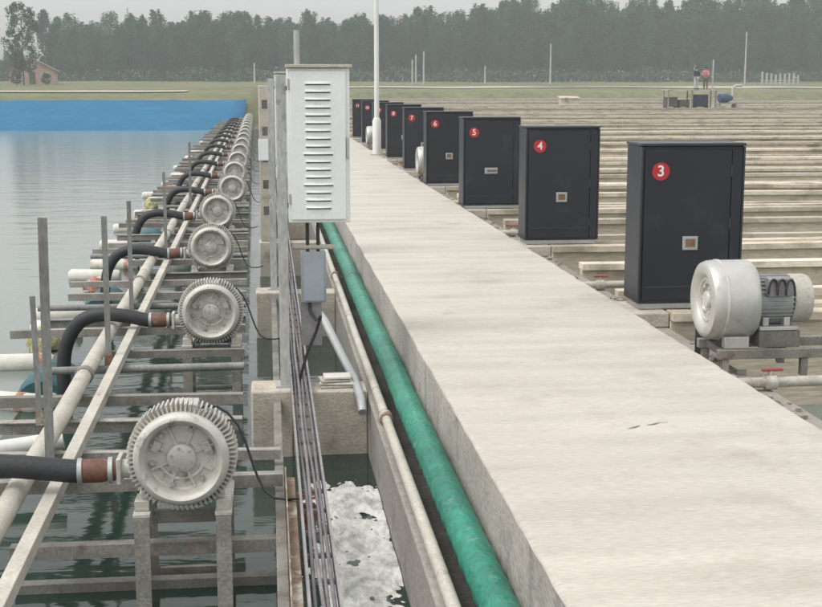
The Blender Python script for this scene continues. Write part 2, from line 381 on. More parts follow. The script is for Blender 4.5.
MB().tube(yline(gp[-1][0], .85, 24, 77, -.31, .5, .004, k=2), .077, 16).build('pipe', M['green'], root)
for i, y in enumerate(()):
    MB().lathe([(.069, -.003), (.0735, -.0025), (.0735, .0025), (.069, .003)], 20, 'y', (.85, y, -.31)).build('cable_tie', M['white'], root)

def xwall(k, label):
    y = 8.45 + PITCH * k; jit = rnd.uniform(-.01, .01)
    r = empty('cross_wall', (0, y, -1.9)); tag(r, label, 'wall', 'short concrete walls across the channel')
    MB().b6(-.14 + jit, .13, 0, .34, 0, 1.555).build('pier', M['pier'], r, bevel=.014)
    MB().b6(.133, .632, .02, .30, 0, 1.54).build('web', M['pier'], r, bevel=.010)
    return r
for k in range(16):
    lb = {0: 'concrete cross wall under the grey louvred control box, with pale boards on top', 1: 'concrete cross wall directly behind the nearest grey control box'}.get(
        k, ORD[k] + ' concrete cross wall from the camera along the channel')
    xwall(k, lb)

# cable tray
root = empty('cable_tray', (0, 0, 0)); tag(root, 'long dirty steel tray carrying grey cables along the channel', 'cable tray')
X0, X1 = .125, .245
for x, nm in ((X0, 'side_rail'), (X1, 'side_rail')):
    MB().b6(x - .006, x + .006, 2.5, 76, -.345, -.275).build(nm, M['tray'], root)
g = MB().b6(X0 + .007, X1 - .007, 0, .035, -.338, -.325).build('rung', M['tray'], root); g.location.y = 3.2
for i in range(1, 70):
    c = g.copy(); COL.objects.link(c); c.location.y = 3.2 + .3 * i
for i in range(4):
    x = X0 + .024 + .024 * i
    MB().tube(yline(x, x, 2.5, 60, -.305 + .012 * (i % 2), .3, .016, k=10 + i), .0085, 8).build('cable', M['cable'], root)
# rusty angle rail beside the near blower
mb = MB().b6(.055, .105, 3.2, 6.45, -.335, -.327).b6(.055, .062, 3.2, 6.45, -.327, -.27).b6(.06, .1, 6.38, 6.43, -1.6, -.335)
tag(mb.build('angle_rail', M['rust'], bevel=.002), 'peeling rusty angle rail on a leg, left of the cable tray in the foreground', 'rail')

# boards lying on the first cross wall
r = empty('board_stack', (.43, 8.62, -.36)); tag(r, 'small stack of pale flat boards on the nearest concrete cross wall', 'boards')
for i, (dx, rz, w) in enumerate(((0, .05, .22), (.01, -.08, .24), (-.012, .12, .20), (.006, .02, .18))):
    MB().box((dx, 0, .011 + .020 * i), (w, .15, .014), Matrix.Rotation(rz, 3, 'Z')).build('board', M['foamfloat'] if i % 2 else M['rail'], r, bevel=.002)
# red-brown valve by the foam
r = empty('gate_valve', (.19, 6.9, -.82)); tag(r, 'rusty red gate valve standing at the edge of the white foam', 'valve')
MB().tube([(0, 0, 0), (0, 0, .20)], .035, 12).build('stem', M['coupling'], r)
MB().lathe([(0, .12), (.06, .12), (.065, .15), (.06, .18), (0, .18)], 16, 'z').build('flange', M['coupling'], r)
MB().lathe([(.055, .25), (.068, .245), (.068, .262), (.055, .258), (.055, .25)], 18, 'z').box((0, 0, .252), (.11, .012, .01)).box((0, 0, .252), (.012, .11, .01)).tube([(0, 0, .18), (0, 0, .26)], .01, 8).build('handwheel', M['redcloth'], r)
# grey pipe running down beside the channel wall
tag(MB().tube([(.36, 9.5, -.02), (.39, 9.4, -.05), (.50, 8.95, -.24), (.56, 8.7, -.33), (.575, 8.3, -.37), (.58, 8.2, -.44)], .030, 12).build('drain_pipe', M['galv']),
    'grey pipe sloping down beside the pale boards below the control box', 'pipe')

# ------------------------------------------------------------------ control boxes on posts
def control_box():
    r = empty('control_box', (0, 0, -.345)); z0 = .345
    MB().b6(.100, .165, .06, .125, 0, z0 + 1.72).build('post', M['postpaint'], r, bevel=.003)
    MB().b6(.07, .19, .03, .17, 0, .012).build('base_plate', M['galv'], r)
    b0, b1 = z0 + .765, z0 + 1.765
    MB().b6(.172, .575, .02, .30, b0, b1).build('body', M['box'], r, bevel=.006)
    MB().b6(.165, .592, -.012, .31, b1 + .002, b1 + .022).build('rain_hood', M['rail'], r, bevel=.003)
    door = MB().b6(.190, .548, .002, .018, b0 + .022, b1 - .02).build('door', M['box'], r, bevel=.003)
    n = 17
    for i in range(n):
        z = b0 + .10 + i * (.80 / (n - 1)); w = .085 if i not in (3, 7) else .10
        # a louvre: dark slot under a bulged lip
        vs = []; m = 8
        for a in range(m + 1):
            t = a / m; x = .369 - w + 2 * w * t; e = math.sin(PI * t) ** .6
            vs += [(x, .0015, z + .014), (x, .0015 - .013 * e, z + .002), (x, .0015 - .014 * e, z - .002), (x, .0015, z - .002)]
        mb = MB().add(vs, [(4*a+c, 4*a+4+c, 4*a+5+c, 4*a+1+c) for a in range(m) for c in range(3)])
        lv = mb.build('louvre', M['box'], door)
        MB().b6(.369 - w * .94, .369 + w * .94, -.0015, .001, z - .010, z - .003).build('slot', M['slot'], door, smooth=0)
    MB().b6(.552, .566, -.006, .018, b0 + .42, b0 + .56).build('handle', M['galv'], r, bevel=.003)
    for dz in (.12, .86): MB().tube([(.181, .004, b0 + dz), (.181, .004, b0 + dz + .07)], .007, 8).build('hinge', M['galv'], r)
    for dz in (.86, 1.62): MB().b6(.15, .20, .10, .13, z0 + dz, z0 + dz + .03).build('bracket', M['galv'], r)
    MB().tube([(.245, .335, b0 + .1), (.245, .335, b1 + .25)], .020, 12).build('conduit', M['galv'], r)
    return r
cb = control_box(); cb.location = (-.045, 8.5, -.345)
tag(cb, 'tall light grey control box with rows of louvres on a steel post beside the walkway', 'control box', 'grey control boxes on posts')
c2 = copy_tree(cb); c2.location = (-.10, 12.75, -.345)
for k_ in kids(c2):
    if k_.name.startswith('conduit'): bpy.data.objects.remove(k_)
tag(c2, 'grey control box and post standing directly behind the louvred one', 'control box', 'grey control boxes on posts')
# junction box hanging below
r = empty('junction_box', (.20, 8.62, .22)); tag(r, 'small blue grey junction box hung on a pale bracket below the louvred control box', 'junction box')
MB().b6(.005, .17, -.02, .10, 0, .34).build('body', M['jbox'], r, bevel=.006)
MB().b6(.018, .157, -.028, -.02, .012, .328).build('lid', M['jbox'], r, bevel=.003)
MB().tube([(-.05, .03, .37), (.23, .03, .37)], .017, 10).build('bracket', M['rail'], r)
for x in (.05, .12): MB().tube([(x, .03, .34), (x, .03, .545)], .012, 8).build('conduit', M['rubber'], r)
MB().tube([(.06, .02, 0), (.06, .0, -.06), (.10, -.03, -.12), (.13, -.03, -.09), (.10, 0, -.2), (.04, .0, -.34), (-.02, .0, -.54)], .011, 8).build('cable', M['rubber'], r)
MB().b6(.0, .14, .03, .05, -.30, -.002).build('back_plate', M['tray'], r)
# slotted posts standing on the further cross walls
def slotted_post():
    r = empty('slotted_post'); h = 2.0
    MB().b6(-.085, .085, 0, .14, 0, h).build('post', M['pier'], r, bevel=.01)
    for i in range(5):
        z = .35 + i * .34
        MB().b6(-.045, .045, -.004, .002, z, z + .11).build('slot', M['conc_dark'], r, smooth=0)
    MB().b6(-.10, .10, -.03, -.004, 1.05, 1.32).build('switch_box', M['box'], r, bevel=.004)
    return r
sp = slotted_post()
for k in range(2, 15):
    o = sp if k == 2 else copy_tree(sp)
    o.location = (-.03 + rnd.uniform(-.015, .015), 8.5 + PITCH * k, -.345); o.rotation_euler.z = rnd.uniform(-.04, .04)
    tag(o, ('nearest' if k == 2 else ORD[k-2]) + ' slotted grey concrete post in the row behind the control boxes', 'post', 'slotted posts along the channel')

# ------------------------------------------------------------------ left frame: rails, beams, manifold, posts
o = MB().bar((drift(-1.04, 2.5), 2.5, -.262), (drift(-1.04, 76), 76, -.262), .065, .065).build('frame_rail', M['rail'], bevel=.004)
tag(o, 'long pale angle rail on the frame, just right of the thick white pipe', 'rail')
o = MB().bar((.03, 3.0, -.44), (.03, 76, -.44), .05, .08).build('frame_rail', M['steel'], bevel=.004)
tag(o, 'dark steel rail under the right ends of the frame beams', 'rail')
root = empty('air_pipe', (0, 0, 0)); tag(root, 'thick off-white pipe running beside the lake left of the frame rail', 'pipe')
pl = [(drift(-1.21, y) + dx, y, z) for (dx, y, z) in yline(0, 0, 2.5, 76, -.240, 1.0, .012, k=4)]
MB().tube(pl, .052, 14).build('pipe', M['rail'], root)
for y in (8.6, 12.8, 17, 21.2, 25.4, 29.6): MB().lathe([(.052, -.04), (.062, -.038), (.062, .038), (.052, .04)], 16, 'y', (drift(-1.21, y), y, -.240)).build('joint', M['steel'], root)

nb = 0
OFF = (-.40, .57, 1.05, 1.75, 2.36, 3.28)
beam_meshes = []
for v in range(4):
    if v == 0: mb = MB().b6(-1.0, 1.0, -.035, .035, -.007, 0).b6(-1.0, 1.0, -.035, -.028, -.065, -.007)          # angle
    elif v == 1: mb = MB().b6(-1.0, 1.0, -.03, .03, -.055, 0)                                                       # box tube
    elif v == 2: mb = MB().tube([(-1, 0, -.03), (1, 0, -.03)], .028, 10)                                            # round pipe
    else: mb = MB().b6(-1.0, 1.0, -.04, .04, -.006, 0).b6(-1.0, 1.0, -.004, .004, -.08, -.006)                      # tee
    b = mb.build('frame_beam', M['steel'] if v != 2 else M['oldsteel']); beam_meshes.append(b.data); bpy.data.objects.remove(b)
bi = 0
for k in range(17):
    for j, of in enumerate(OFF):
        y = 5.9 + PITCH * k + of
        if y > 76 or (k == 0 and j == 0): continue
        o = bpy.data.objects.new('frame_beam', beam_meshes[(0, 1, 3, 0, 2, 1, 0, 3, 2)[bi % 9]]); COL.objects.link(o)
        x = drift(-1.0, y)
        left = rnd.choice((-1.98, -1.9, -1.55, -2.02)) + rnd.uniform(-.08, .08); right = .05 if y < 7.2 else -.165
        y += rnd.uniform(-.08, .08) if k else 0
        if j in (0,): left = -1.18
        o.scale.x = (right - left) / 2; o.location = (drift((left + right) / 2, y), y, -.30 + rnd.uniform(-.008, .008)); o.rotation_euler = (0, rnd.uniform(-.008, .008), rnd.uniform(-.022, .022))
        lab = {0: 'steel cross beam of the frame right behind the front ring blower'}.get(bi, ORD[min(bi, 58)] + ' steel cross beam from the camera in the frame under the blowers' if bi < 30
               else 'steel cross beam in the far part of the frame under the small distant blowers')
        tag(o, lab, 'beam', 'cross beams of the blower frame' if bi < 30 else 'far cross beams of the blower frame'); bi += 1
# one beam nearer than the first blower
for y, z, lab in ((6.14, -.53, 'low steel cross beam right behind the legs of the front blower'), (6.22, -.75, 'lowest steel cross beam at the water, behind the legs of the front blower')):
    o = bpy.data.objects.new('frame_beam', beam_meshes[0]); COL.objects.link(o); o.scale.x = .64; o.location = (-.625, y, z)
    tag(o, lab, 'beam', 'cross beams of the blower frame')

def lake_post(h, w):
    r = empty('lake_post')
    MB().b6(-w/2, w/2, 0, .006, 0, h).b6(-w/2, -w/2 + .006, .006, w * .8, 0, h).build('upright', M['oldsteel'], r)
    MB().b6(-w*.7, w*.7, -.006, -.001, .03, .12).build('clamp', M['rust'], r)
    return r
posts = [(-1.125, 6.5, 1.36, .046), (-1.36, 7.6, .80, .032), (-1.15, 9.2, 1.10, .040), (-1.17, 11.0, 1.05, .036), (-1.22, 15.5, 1.0, .036), (-1.28, 21.5, 1.1, .04)]
for i, (x, y, h, w) in enumerate(posts):
    o = lake_post(h, w); o.location = (x, y, -.345); o.rotation_euler = (rnd.uniform(-.02, .02), rnd.uniform(-.012, .012) + (.015 if i == 0 else 0), rnd.uniform(-.1, .1))
    tag(o, {0: 'tallest grey upright post at the left by the lake', 1: 'short thin grey post just left of the tallest lake post'}.get(i, ORD[i] + ' grey upright post along the lake side of the frame'), 'post', 'upright posts along the lake side')

# ------------------------------------------------------------------ ring blowers of the left row
def ring_blower():
    r = empty('ring_blower'); c = (0, 0, .262)      # axis along Y, face towards the camera
    prof = [(0, -.052), (.058, -.052), (.066, -.046), (.069, -.030), (.074, -.018), (.150, -.012), (.160, -.02), (.166, -.055), (.176, -.082), (.192, -.094), (.208, -.090),
            (.220, -.074), (.224, -.045), (.216, -.03), (.212, .10), (.20, .135), (.12, .15), (0, .15)]
    MB().lathe(prof, 72, 'y', c).build('housing', M['alu'], r)
    mb = MB(); nf = 68
    for i in range(nf):
        a = 2 * PI * i / nf; rot = Matrix.Rotation(-a, 3, 'Y')
        mb.box(Vector(c) + rot @ Vector((.234, .035, 0)), (.046, .13, .0080), rot)
    mb.build('cooling_fins', M['alu'], r, smooth=0)
    rib = MB(); 
    for i in range(8):
        a = PI / 8 + i * PI / 4; rot = Matrix.Rotation(-a, 3, 'Y')
        rib.box(Vector(c) + rot @ Vector((.112, -.019, 0)), (.094, .016, .012), rot)
    for s in (-1, 1):   # two cast ears and the raised arc of the cover
        rot = Matrix.Rotation(R(-25 if s > 0 else -155), 3, 'Y')
        rib.box(Vector(c) + rot @ Vector((.128, -.022, 0)), (.036, .03, .05), rot)
    arc = [Vector(c) + Vector((.105 * math.cos(t), -.018, .105 * math.sin(t))) for t in [R(200 + 10 * i) for i in range(15)]]
    rib.tube(arc, .009, 8)
    rib.build('cover_ribs', M['alu'], r)
    for i in range(6):
        a = i * PI / 3 + .2
        MB().lathe([(.0, -.033), (.012, -.033), (.014, -.028), (.014, -.01)], 6, 'y', Vector(c) + Vector((.138 * math.cos(a), 0, .138 * math.sin(a)))).build('bolt', M['galv'], r)
    for i in range(6):
        a = i * PI / 3 - .3
        MB().lathe([(0, -.058), (.006, -.058), (.006, -.05)], 6, 'y', Vector(c) + Vector((.05 * math.cos(a), 0, .05 * math.sin(a)))).build('hub_screw', M['galv'], r)
    mt = MB().lathe([(.0, .15), (.11, .15), (.112, .17), (.112, .40), (.125, .40), (.125, .49), (.11, .50), (0, .50)], 32, 'y', c)
    for i in range(28):
        a = 2 * PI * i / 28; rot = Matrix.Rotation(-a, 3, 'Y'); mt.box(Vector(c) + rot @ Vector((.12, .28, 0)), (.03, .22, .006), rot)
    mt.build('motor', M['alu_paint'], r)
    MB().b6(-.06, .06, .2, .33, .262 + .125, .262 + .20).build('terminal_box', M['alu_paint'], r, bevel=.006)
    MB().tube([(-.19, .045, .19), (-.29, .045, .19)], .045, 18).box((-.295, .045, .19), (.022, .125, .125)).build('outlet', M['alu'], r, bevel=.004)
    MB().tube([(.06, .27, .42), (.10, .27, .435), (.15, .265, .43), (.20, .26, .40), (.25, .25, .34), (.285, .24, .26), (.315, .22, .17), (.345, .20, .09), (.38, .17, .03), (.43, .13, .005), (.50, .09, .01), (.56, .05, .03)], .0065, 8).build('power_cable', M['rubber'], r)
    for s in (-1, 1):
        MB().b6(s*.19 - .035, s*.19 + .035, -.02, .10, .0, .05).b6(s*.165 - .03, s*.165 + .03, .01, .07, .05, .14).build('foot', M['alu'], r, bevel=.004)
    return r
def blower_stand():
    r = empty('blower_stand')
    for sx in (-.19, .19):
        for sy in (0.02, .44):
            MB().b6(sx - .036, sx + .036, sy - .036, sy - .030, 0, 1.30).b6(sx - .036, sx - .030, sy - .030, sy + .036, 0, 1.30).build('leg', M['steel'], r)
        MB().b6(sx - .04, sx + .04, -.012, .50, 1.302, 1.32).build('top_bar', M['rail'], r, bevel=.003)
    for sy in (-.018, .40): MB().b6(-.15, .15, sy + .12, sy + .16, 1.235, 1.297).build('cross_bar', M['steel'], r, bevel=.003)
    MB().b6(-.15, .15, .40, .43, .85, .90).build('brace', M['steel'], r)
    return r
def air_hose(reach):
    r = empty('air_hose')    # origin at the outlet flange of its blower
    MB().lathe([(.048, -.008), (.052, -.02), (.056, -.03), (.050, -.05), (.056, -.07), (.056, -.16), (.050, -.17), (.047, -.195)], 20, 'x').build('coupling', M['coupling'], r)
    for x in (-.035, -.175): MB().lathe([(.055, x - .012), (.062, x - .01), (.062, x + .01), (.055, x + .012)], 20, 'x').build('clamp', M['galv'], r)
    k = reach
    ctrl = [Vector(p) for p in ((-.05, 0, 0), (-.18, 0, 0), (-.34 * k, 0, .04), (-.52 * k, .01, .05), (-.66 * k, .02, -.01), (-.75 * k, .03, -.16), (-.785 * k, .035, -.34), (-.79 * k, .04, -.62), (-.79 * k, .05, -.95))]
    pts = []
    for i in range(1, len(ctrl) - 2):
        a, b, c, d = ctrl[i-1:i+3]
        for q in range(6):
            t = q / 6
            pts.append(.5 * ((2 * b) + (c - a) * t + (2*a - 5*b + 4*c - d) * t * t + (3*b - a - 3*c + d) * t ** 3))
    pts.append(ctrl[-2])
    MB().tube(pts, .055, 16).build('hose', M['rubber'], r)
    return r
RB = ring_blower(); ST = blower_stand(); HO = air_hose(1.45); HO2 = air_hose(1.1)
NB = 17
for k in range(NB):
    y = 5.9 + PITCH * k; x = bx(y); zt = -.325 if k == 0 else -.36
    o = RB if k == 0 else copy_tree(RB)
    o.location = (x, y + .09, zt); o.rotation_euler = (0, rnd.uniform(-.15, .15) if k else 0, rnd.uniform(-.03, .03))
    o.rotation_euler.y = rnd.uniform(-.012, .012)
    w = 'front, largest' if k == 0 else ORD[k]
    tag(o, ('front and largest silver ring blower facing the camera on its steel stand' if k == 0 else ORD[k] + ' silver ring blower from the camera in the row over the water'), 'blower', 'ring blowers in the left row')
    s = ST if k == 0 else copy_tree(ST)
    s.location = (x, y + .04, zt - 1.32)
    tag(s, ('steel stand under the front ring blower' if k == 0 else 'steel stand under the ' + ORD[k] + ' ring blower from the camera'), 'stand', 'stands under the ring blowers')
    h = HO if k == 0 else (HO2 if k == 1 else copy_tree(HO2))
    h.location = (x - .30, y + .135, zt + .19); h.rotation_euler = (0, 0, rnd.uniform(-.10, .10) if k else .05)
    tag(h, ('black air hose with brown coupling on the front ring blower, leaving the picture left' if k == 0 else 'black air hose curving from the ' + ORD[k] + ' ring blower down to the lake'), 'hose', 'black air hoses of the left row')

# ------------------------------------------------------------------ floats along the lake edge
def lump(seed, a, b, c, m, name):
    bm = bmesh.new(); bmesh.ops.create_icosphere(bm, subdivisions=4, radius=1)
    for v in bm.verts:
        d = 1 + .32 * noise.noise(v.co * 1.6 + Vector((seed, 0, 0))) + .16 * noise.noise(v.co * 4.5 + Vector((0, seed, 0)))
        v.co = Vector((v.co.x * a * d, v.co.y * b * d, max(v.co.z, -.4) * c * d))
    me = bpy.data.meshes.new(name); bm.to_mesh(me); bm.free(); me.materials.append(m); me.shade_smooth()
    o = bpy.data.objects.new(name, me); COL.objects.link(o); return o
def foam_float(L_):
    mb = MB().lathe([(0, -L_/2), (.06, -L_/2), (.085, -L_/2 + .03), (.085, L_/2 - .03), (.06, L_/2), (0, L_/2)], 16, 'x')
    r = mb.build('foam_float', M['foamfloat'])
    MB().lathe([(.085, -.03), (.09, -.028), (.09, .028), (.085, .03)], 16, 'x', (L_ * .3, 0, 0)).build('rope_band', M['redcloth'], r)
    return r
kindn = {'f': 0, 'n': 0, 'b': 0}
y = 6.6
seq = 'bfffnfbfnffbnffnfbfnfnffnfbfnfnffnfnbnfnfn'
for i, ch in enumerate(seq):
    y += .42 + .045 * i if i > 2 else .55
    x = drift(-2.05, y) + rnd.uniform(-.12, .12)
    kindn[ch] += 1; n = kindn[ch]
    if ch == 'f':
        o = foam_float(rnd.uniform(.5, .8)); o.location = (x, y, WATER + .05); o.rotation_euler = (rnd.uniform(0, 6), 0, rnd.uniform(-.5, .5))
        tag(o, ORD[n-1] + ' white foam float from the camera along the lake edge', 'float', 'foam floats along the lake edge')
    elif ch == 'n':
        yl = n % 4 == 2
        o = lump(i * 3.3, rnd.uniform(.12, .22), rnd.uniform(.10, .16), rnd.uniform(.10, .17), M['yellowcloth' if yl else 'redcloth'], 'net_bundle')
        o.location = (x, y, WATER + .07); o.rotation_euler.z = rnd.uniform(0, 6)
        c = 'yellow green' if yl else 'faded red'
        tag(o, ORD[n-1] + ' bundle of netting from the camera at the lake edge, ' + c, 'net bundle', 'net bundles along the lake edge')
    else:
        o = MB().lathe([(0, -.42), (.20, -.42), (.215, -.40), (.22, -.2), (.228, -.18), (.22, -.16), (.22, .16), (.228, .18), (.22, .2), (.215, .40), (.20, .42), (0, .42)], 24, 'y').build('plastic_barrel', M['barrel'])
        MB().lathe([(0, -.445), (.035, -.445), (.035, -.42)], 12, 'y', (.1, 0, .07)).build('bung', M['white'], o)
        o.location = (drift(-1.78, y), y, WATER - .06)
        tag(o, ORD[n-1] + ' teal plastic barrel from the camera floating under the frame edge', 'barrel', 'teal barrels under the frame edge')
# white pipe with a red end, far left
r = empty('float_pipe', (-1.72, 8.0, -.58), R(8)); tag(r, 'short white pipe with a red end beside the tallest lake post', 'pipe')
MB().tube([(-.35, 0, -.02), (.42, 0, .05)], .055, 14).build('pipe', M['white'], r)
MB().lathe([(.056, -.36), (.066, -.36), (.066, -.22), (.056, -.22)], 16, 'x', (0, 0, -.012)).build('end_cap', M['redcloth'], r)

# ------------------------------------------------------------------ right basins
def bwall(k, y, top, th, label, grp, long=1):
    x1 = 30 + y * .55 if y < 150 else .372 * y
    r = MB().b6(3.022, x1, y + .02, y + th - .02, -1.9, top - .062).build('basin_wall', M['tan'], bevel=.01 if y < 40 else 0)
    tag(r, label, 'wall', grp)
    if th > .3 and y < 48: MB().b6(2.70, 3.018, y + .03, y + .60, -.168, top - .002).build('plinth', M['pier'], r, bevel=.012)
    # copings: thin strips with a slightly uneven front edge
    n = int(min(90, (x1 - 3) / .6))
    for ya, yb in (((y, y + .13), (y + th - .13, y + th)) if th > .3 else ((y, y + th),)):
        vs = []
        for i in range(n + 1):
            x = 3.022 + (x1 - 3.022) * i / n
            d = .018 * noise.noise(Vector((x * 1.3, ya, 0))); dz = .014 * noise.noise(Vector((x * .35, ya, 7)))
            vs += [(x, ya - .04 + d, top - .06 + dz), (x, ya - .04 + d, top + dz), (x, yb + .02 + d, top + dz), (x, yb + .02 + d, top - .06 + dz)]
        fs = [(4*i+c, 4*i+4+c, 4*i+4+(c+1) % 4, 4*i+(c+1) % 4) for i in range(n) for c in range(4)] + [(3, 2, 1, 0), tuple(4*n+c for c in range(4))]
        MB().add(vs, fs).build('coping', M['cope'], r, smooth=30)
    return r
NW = 41
for k in range(NW):
    y = 9.45 + PITCH * k
    num = 3 + k
    lb = ('wide tan basin wall carrying the black cabinet numbered %d' % num) if k < 2 else (ORD[k] + ' wide tan basin wall from the camera, behind the cabinets' if k < 9 else 'distant tan basin wall in the far field of basins')
    bwall(k, y, -.05 + (rnd.uniform(-.10, .10) if k > 9 else 0), .50, lb, 'wide walls between the basins' if k < 9 else 'far walls of the basins')
    y2 = y + 2.85
    lb = ('narrow tan wall in the basin between cabinets %d and %d' % (num, num + 1)) if k < 2 else (ORD[k] + ' narrow tan basin wall from the camera, right of the cabinets' if k < 9 else 'distant tan basin wall in the far field of basins')
    if k > 9 and rnd.random() < .22: continue
    bwall(k, y2 + (rnd.uniform(-.5, .5) if k > 4 else 0), -.06 + (rnd.uniform(-.12, .06) if k > 4 else 0), .12, lb, 'narrow walls in the basins' if k < 9 else 'far walls of the basins')
    # planks spanning the near basins
    if k < 6:
        o = MB().b6(3.03, 30 + y * .5, y + 1.55, y + 1.67, -.20, -.12).build('walk_plank', M['cope'], bevel=.006)
        tag(o, ORD[k] + ' long pale concrete strip from the camera lying across its basin', 'strip', 'pale strips in the basins')

# ------------------------------------------------------------------ numbered black cabinets
def digit_mesh(ch):
    cu = bpy.data.curves.new('digit', 'FONT'); cu.body = ch; cu.size = .115; cu.extrude = .0015; cu.align_x = 'CENTER'; cu.align_y = 'CENTER'; cu.offset = .002
    t = bpy.data.objects.new('t', cu); COL.objects.link(t)
    dg = bpy.context.evaluated_depsgraph_get(); me = bpy.data.meshes.new_from_object(t.evaluated_get(dg))
    bpy.data.objects.remove(t); me.materials.clear(); me.materials.append(M['white_paint']); return me
def cabinet():
    r = empty('black_cabinet')        # front face on y = 0, stands on z = 0
    W, H_, D = .80, 1.25, .42
    MB().b6(0, W, .02, D, .045, H_).build('body', M['cab'], r, bevel=.006)
    MB().b6(-.008, W + .008, -.004, D + .008, H_ + .001, H_ + .022).build('lid', M['cab_edge'], r, bevel=.004)
    MB().b6(.02, W - .02, .03, D - .02, 0, .044).build('base_frame', M['galv'], r, bevel=.003)
    d = MB().b6(.03, W - .10, .002, .018, .075, H_ - .03).build('door', M['cab'], r, bevel=.004)
    MB().b6(W - .092, W - .012, .006, .018, .075, H_ - .03).build('side_panel', M['cab'], r, bevel=.003)
    MB().b6(.06, W - .13, -.003, .001, .17, .182).build('door_rib', M['cab_edge'], d)
    MB().b6(-.004, .012, -.001, .019, .05, H_ - .005).build('corner_trim', M['cab_edge'], r, bevel=.002)
    MB().b6(W - .008, W + .006, -.001, .019, .05, H_ - .005).build('corner_trim', M['cab_edge'], r, bevel=.002)
    for z in (.2, .62, 1.02): MB().tube([(W - .097, .0, z), (W - .097, .0, z + .08)], .008, 8).build('hinge', M['cab_edge'], r)
    # handle plate: pale frame with a brown recess
    hp = MB().b6(.335, .455, -.008, .001, .46, .565).build('handle_plate', M['galv'], d, bevel=.003)
    # disc
    disc = MB().lathe([(0, -.004), (.068, -.004), (.068, .0), (0, .0)], 40, 'y', (.15, .001, H_ - .19)).build('number_disc', M['red'], r, smooth=30)
    return r, hp, disc
CX = 2.80
COFF = [0, -.05, -.10, -.11, -.05, -.02, 0, 0, 0]
H3 = 1.25 - .19
for k in range(9):
    y = 9.60 + PITCH * k; num = 3 + k
    r, hp, disc = cabinet()
    d = [c for c in kids(r) if c.name.startswith('door')][0]
    if k != 2: MB().b6(.358, .432, -.012, -.006, .485, .545).build('lock', M['brass'], d)
    else:
        hp.scale = (1.5, 1, .8); hp.location = (-.2, 0, .12)
        MB().b6(.335, .47, -.012, -.006, .515, .545).build('lock', M['brass'], d)
    o = bpy.data.objects.new('digit', digit_mesh(str(num))); COL.objects.link(o); o.parent = disc
    o.location = (.15, -.0045, H3); o.rotation_euler = (R(90), 0, 0)
    r.location = (CX + COFF[k], y, -.048); r.rotation_euler.z = rnd.uniform(-.012, .012)
    extra = {0: 'nearest black cabinet, numbered 3 in a red disc, behind the silver blower', 1: 'black cabinet numbered 4 in a red disc, second from the camera'}.get(
        k, ORD[k] + ' black numbered cabinet from the camera along the walkway')
    tag(r, extra, 'cabinet', 'black numbered cabinets beside the walkway')

# ------------------------------------------------------------------ blowers on the right (axis across the walkway)
def side_blower():
    r = empty('side_blower'); c = (0, 0, .29)
    prof = [(0, .05), (.10, .05), (.105, .035), (.15, .035), (.16, .02), (.185, 0), (.215, -.004), (.24, .008), (.252, .035), (.255, .07), (.255, .27), (.25, .30), (.235, .315), (.14, .325), (0, .325)]
    MB().lathe(prof, 64, 'x', c).build('housing', M['alu_paint'], r)
    fc = MB().lathe([(0, .022), (.05, .022), (.056, .03), (.056, .05)], 28, 'x', c).lathe([(.125, .036), (.128, .026), (.138, .026), (.141, .036)], 48, 'x', c)
    for i in range(6):
        a = i * PI / 3; fc.lathe([(0, .028), (.011, .028), (.012, .036)], 8, 'x', Vector(c) + Vector((0, .09 * math.cos(a), .09 * math.sin(a))))
    fc.build('face_cover', M['alu'], r)
    MB().lathe([(.2555, .085), (.259, .087), (.259, .10), (.2555, .102)], 64, 'x', c).build('seam_band', M['alu'], r)
    mt = MB().lathe([(.0, .325), (.135, .325), (.14, .35), (.14, .56), (0, .56)], 36, 'x', c)
    for i in range(32):
        a = 2 * PI * i / 32; rot = Matrix.Rotation(a, 3, 'X'); mt.box(Vector(c) + rot @ Vector((.45, 0, .147)), (.22, .006, .026), rot)
    mt.build('motor', M['galv'], r)
    MB().lathe([(.15, .565), (.158, .57), (.158, .67), (.150, .69), (.10, .70), (0, .70)], 36, 'x', c).build('fan_cover', M['pvc'], r)
    MB().b6(.37, .53, -.20, -.10, .33, .45).build('terminal_box', M['tray'], r, bevel=.01)
    lo = MB()
    for i, x in enumerate((.39, .44, .49)):
        pts = [(x + .03 * math.cos(t) , -.21 - .015 * i, .36 + .085 * math.sin(t)) for t in [PI * j / 10 - .2 for j in range(12)]]
        lo.tube(pts, .008, 8)
    lo.build('cable_loops', M['rubber'], r)
    MB().b6(.33, .58, -.17, .17, .11, .135).b6(.36, .40, -.14, .14, .135, .19).b6(.50, .54, -.14, .14, .135, .19).build('motor_foot', M['alu_paint'], r, bevel=.004)
    for y in (-.15, .15): MB().b6(.10, .26, y - .03, y + .03, .0, .075).build('foot', M['alu_paint'], r, bevel=.004)
    MB().tube([(.16, .20, .29), (.16, .33, .29), (.16, .40, .25), (.16, .42, .12), (.16, .42, -.15)], .05, 14).build('outlet', M['rubber'], r)
    return r
def skid():
    r = empty('steel_skid')
    for y in (-.19, .19): MB().b6(.05, 1.25, y - .025, y + .025, -.062, -.002).build('rail', M['steel'], r, bevel=.003)
    for x in (.12, .50, 1.05): MB().b6(x - .025, x + .025, -.163, .163, -.055, -.008).build('cross_bar', M['steel'], r)
    for x in (.10, .62): 
        for y in (-.19, .19): MB().b6(x - .022, x + .022, y - .022, y + .022, -.176, -.064).build('leg', M['steel'], r)
    MB().b6(.33, .60, -.165, .165, .0, .107).build('motor_block', M['steel'], r, bevel=.004)
    return r
SBW = side_blower(); SK = skid()
sb = [(2.755, 8.0, 'large silver side channel blower with pale end cap in front of cabinet 3'), (2.72, 23.9, 'pale silver blower half hidden behind the sixth black cabinet'), (2.72, 36.3, 'tiny far silver blower among the last black cabinets')]
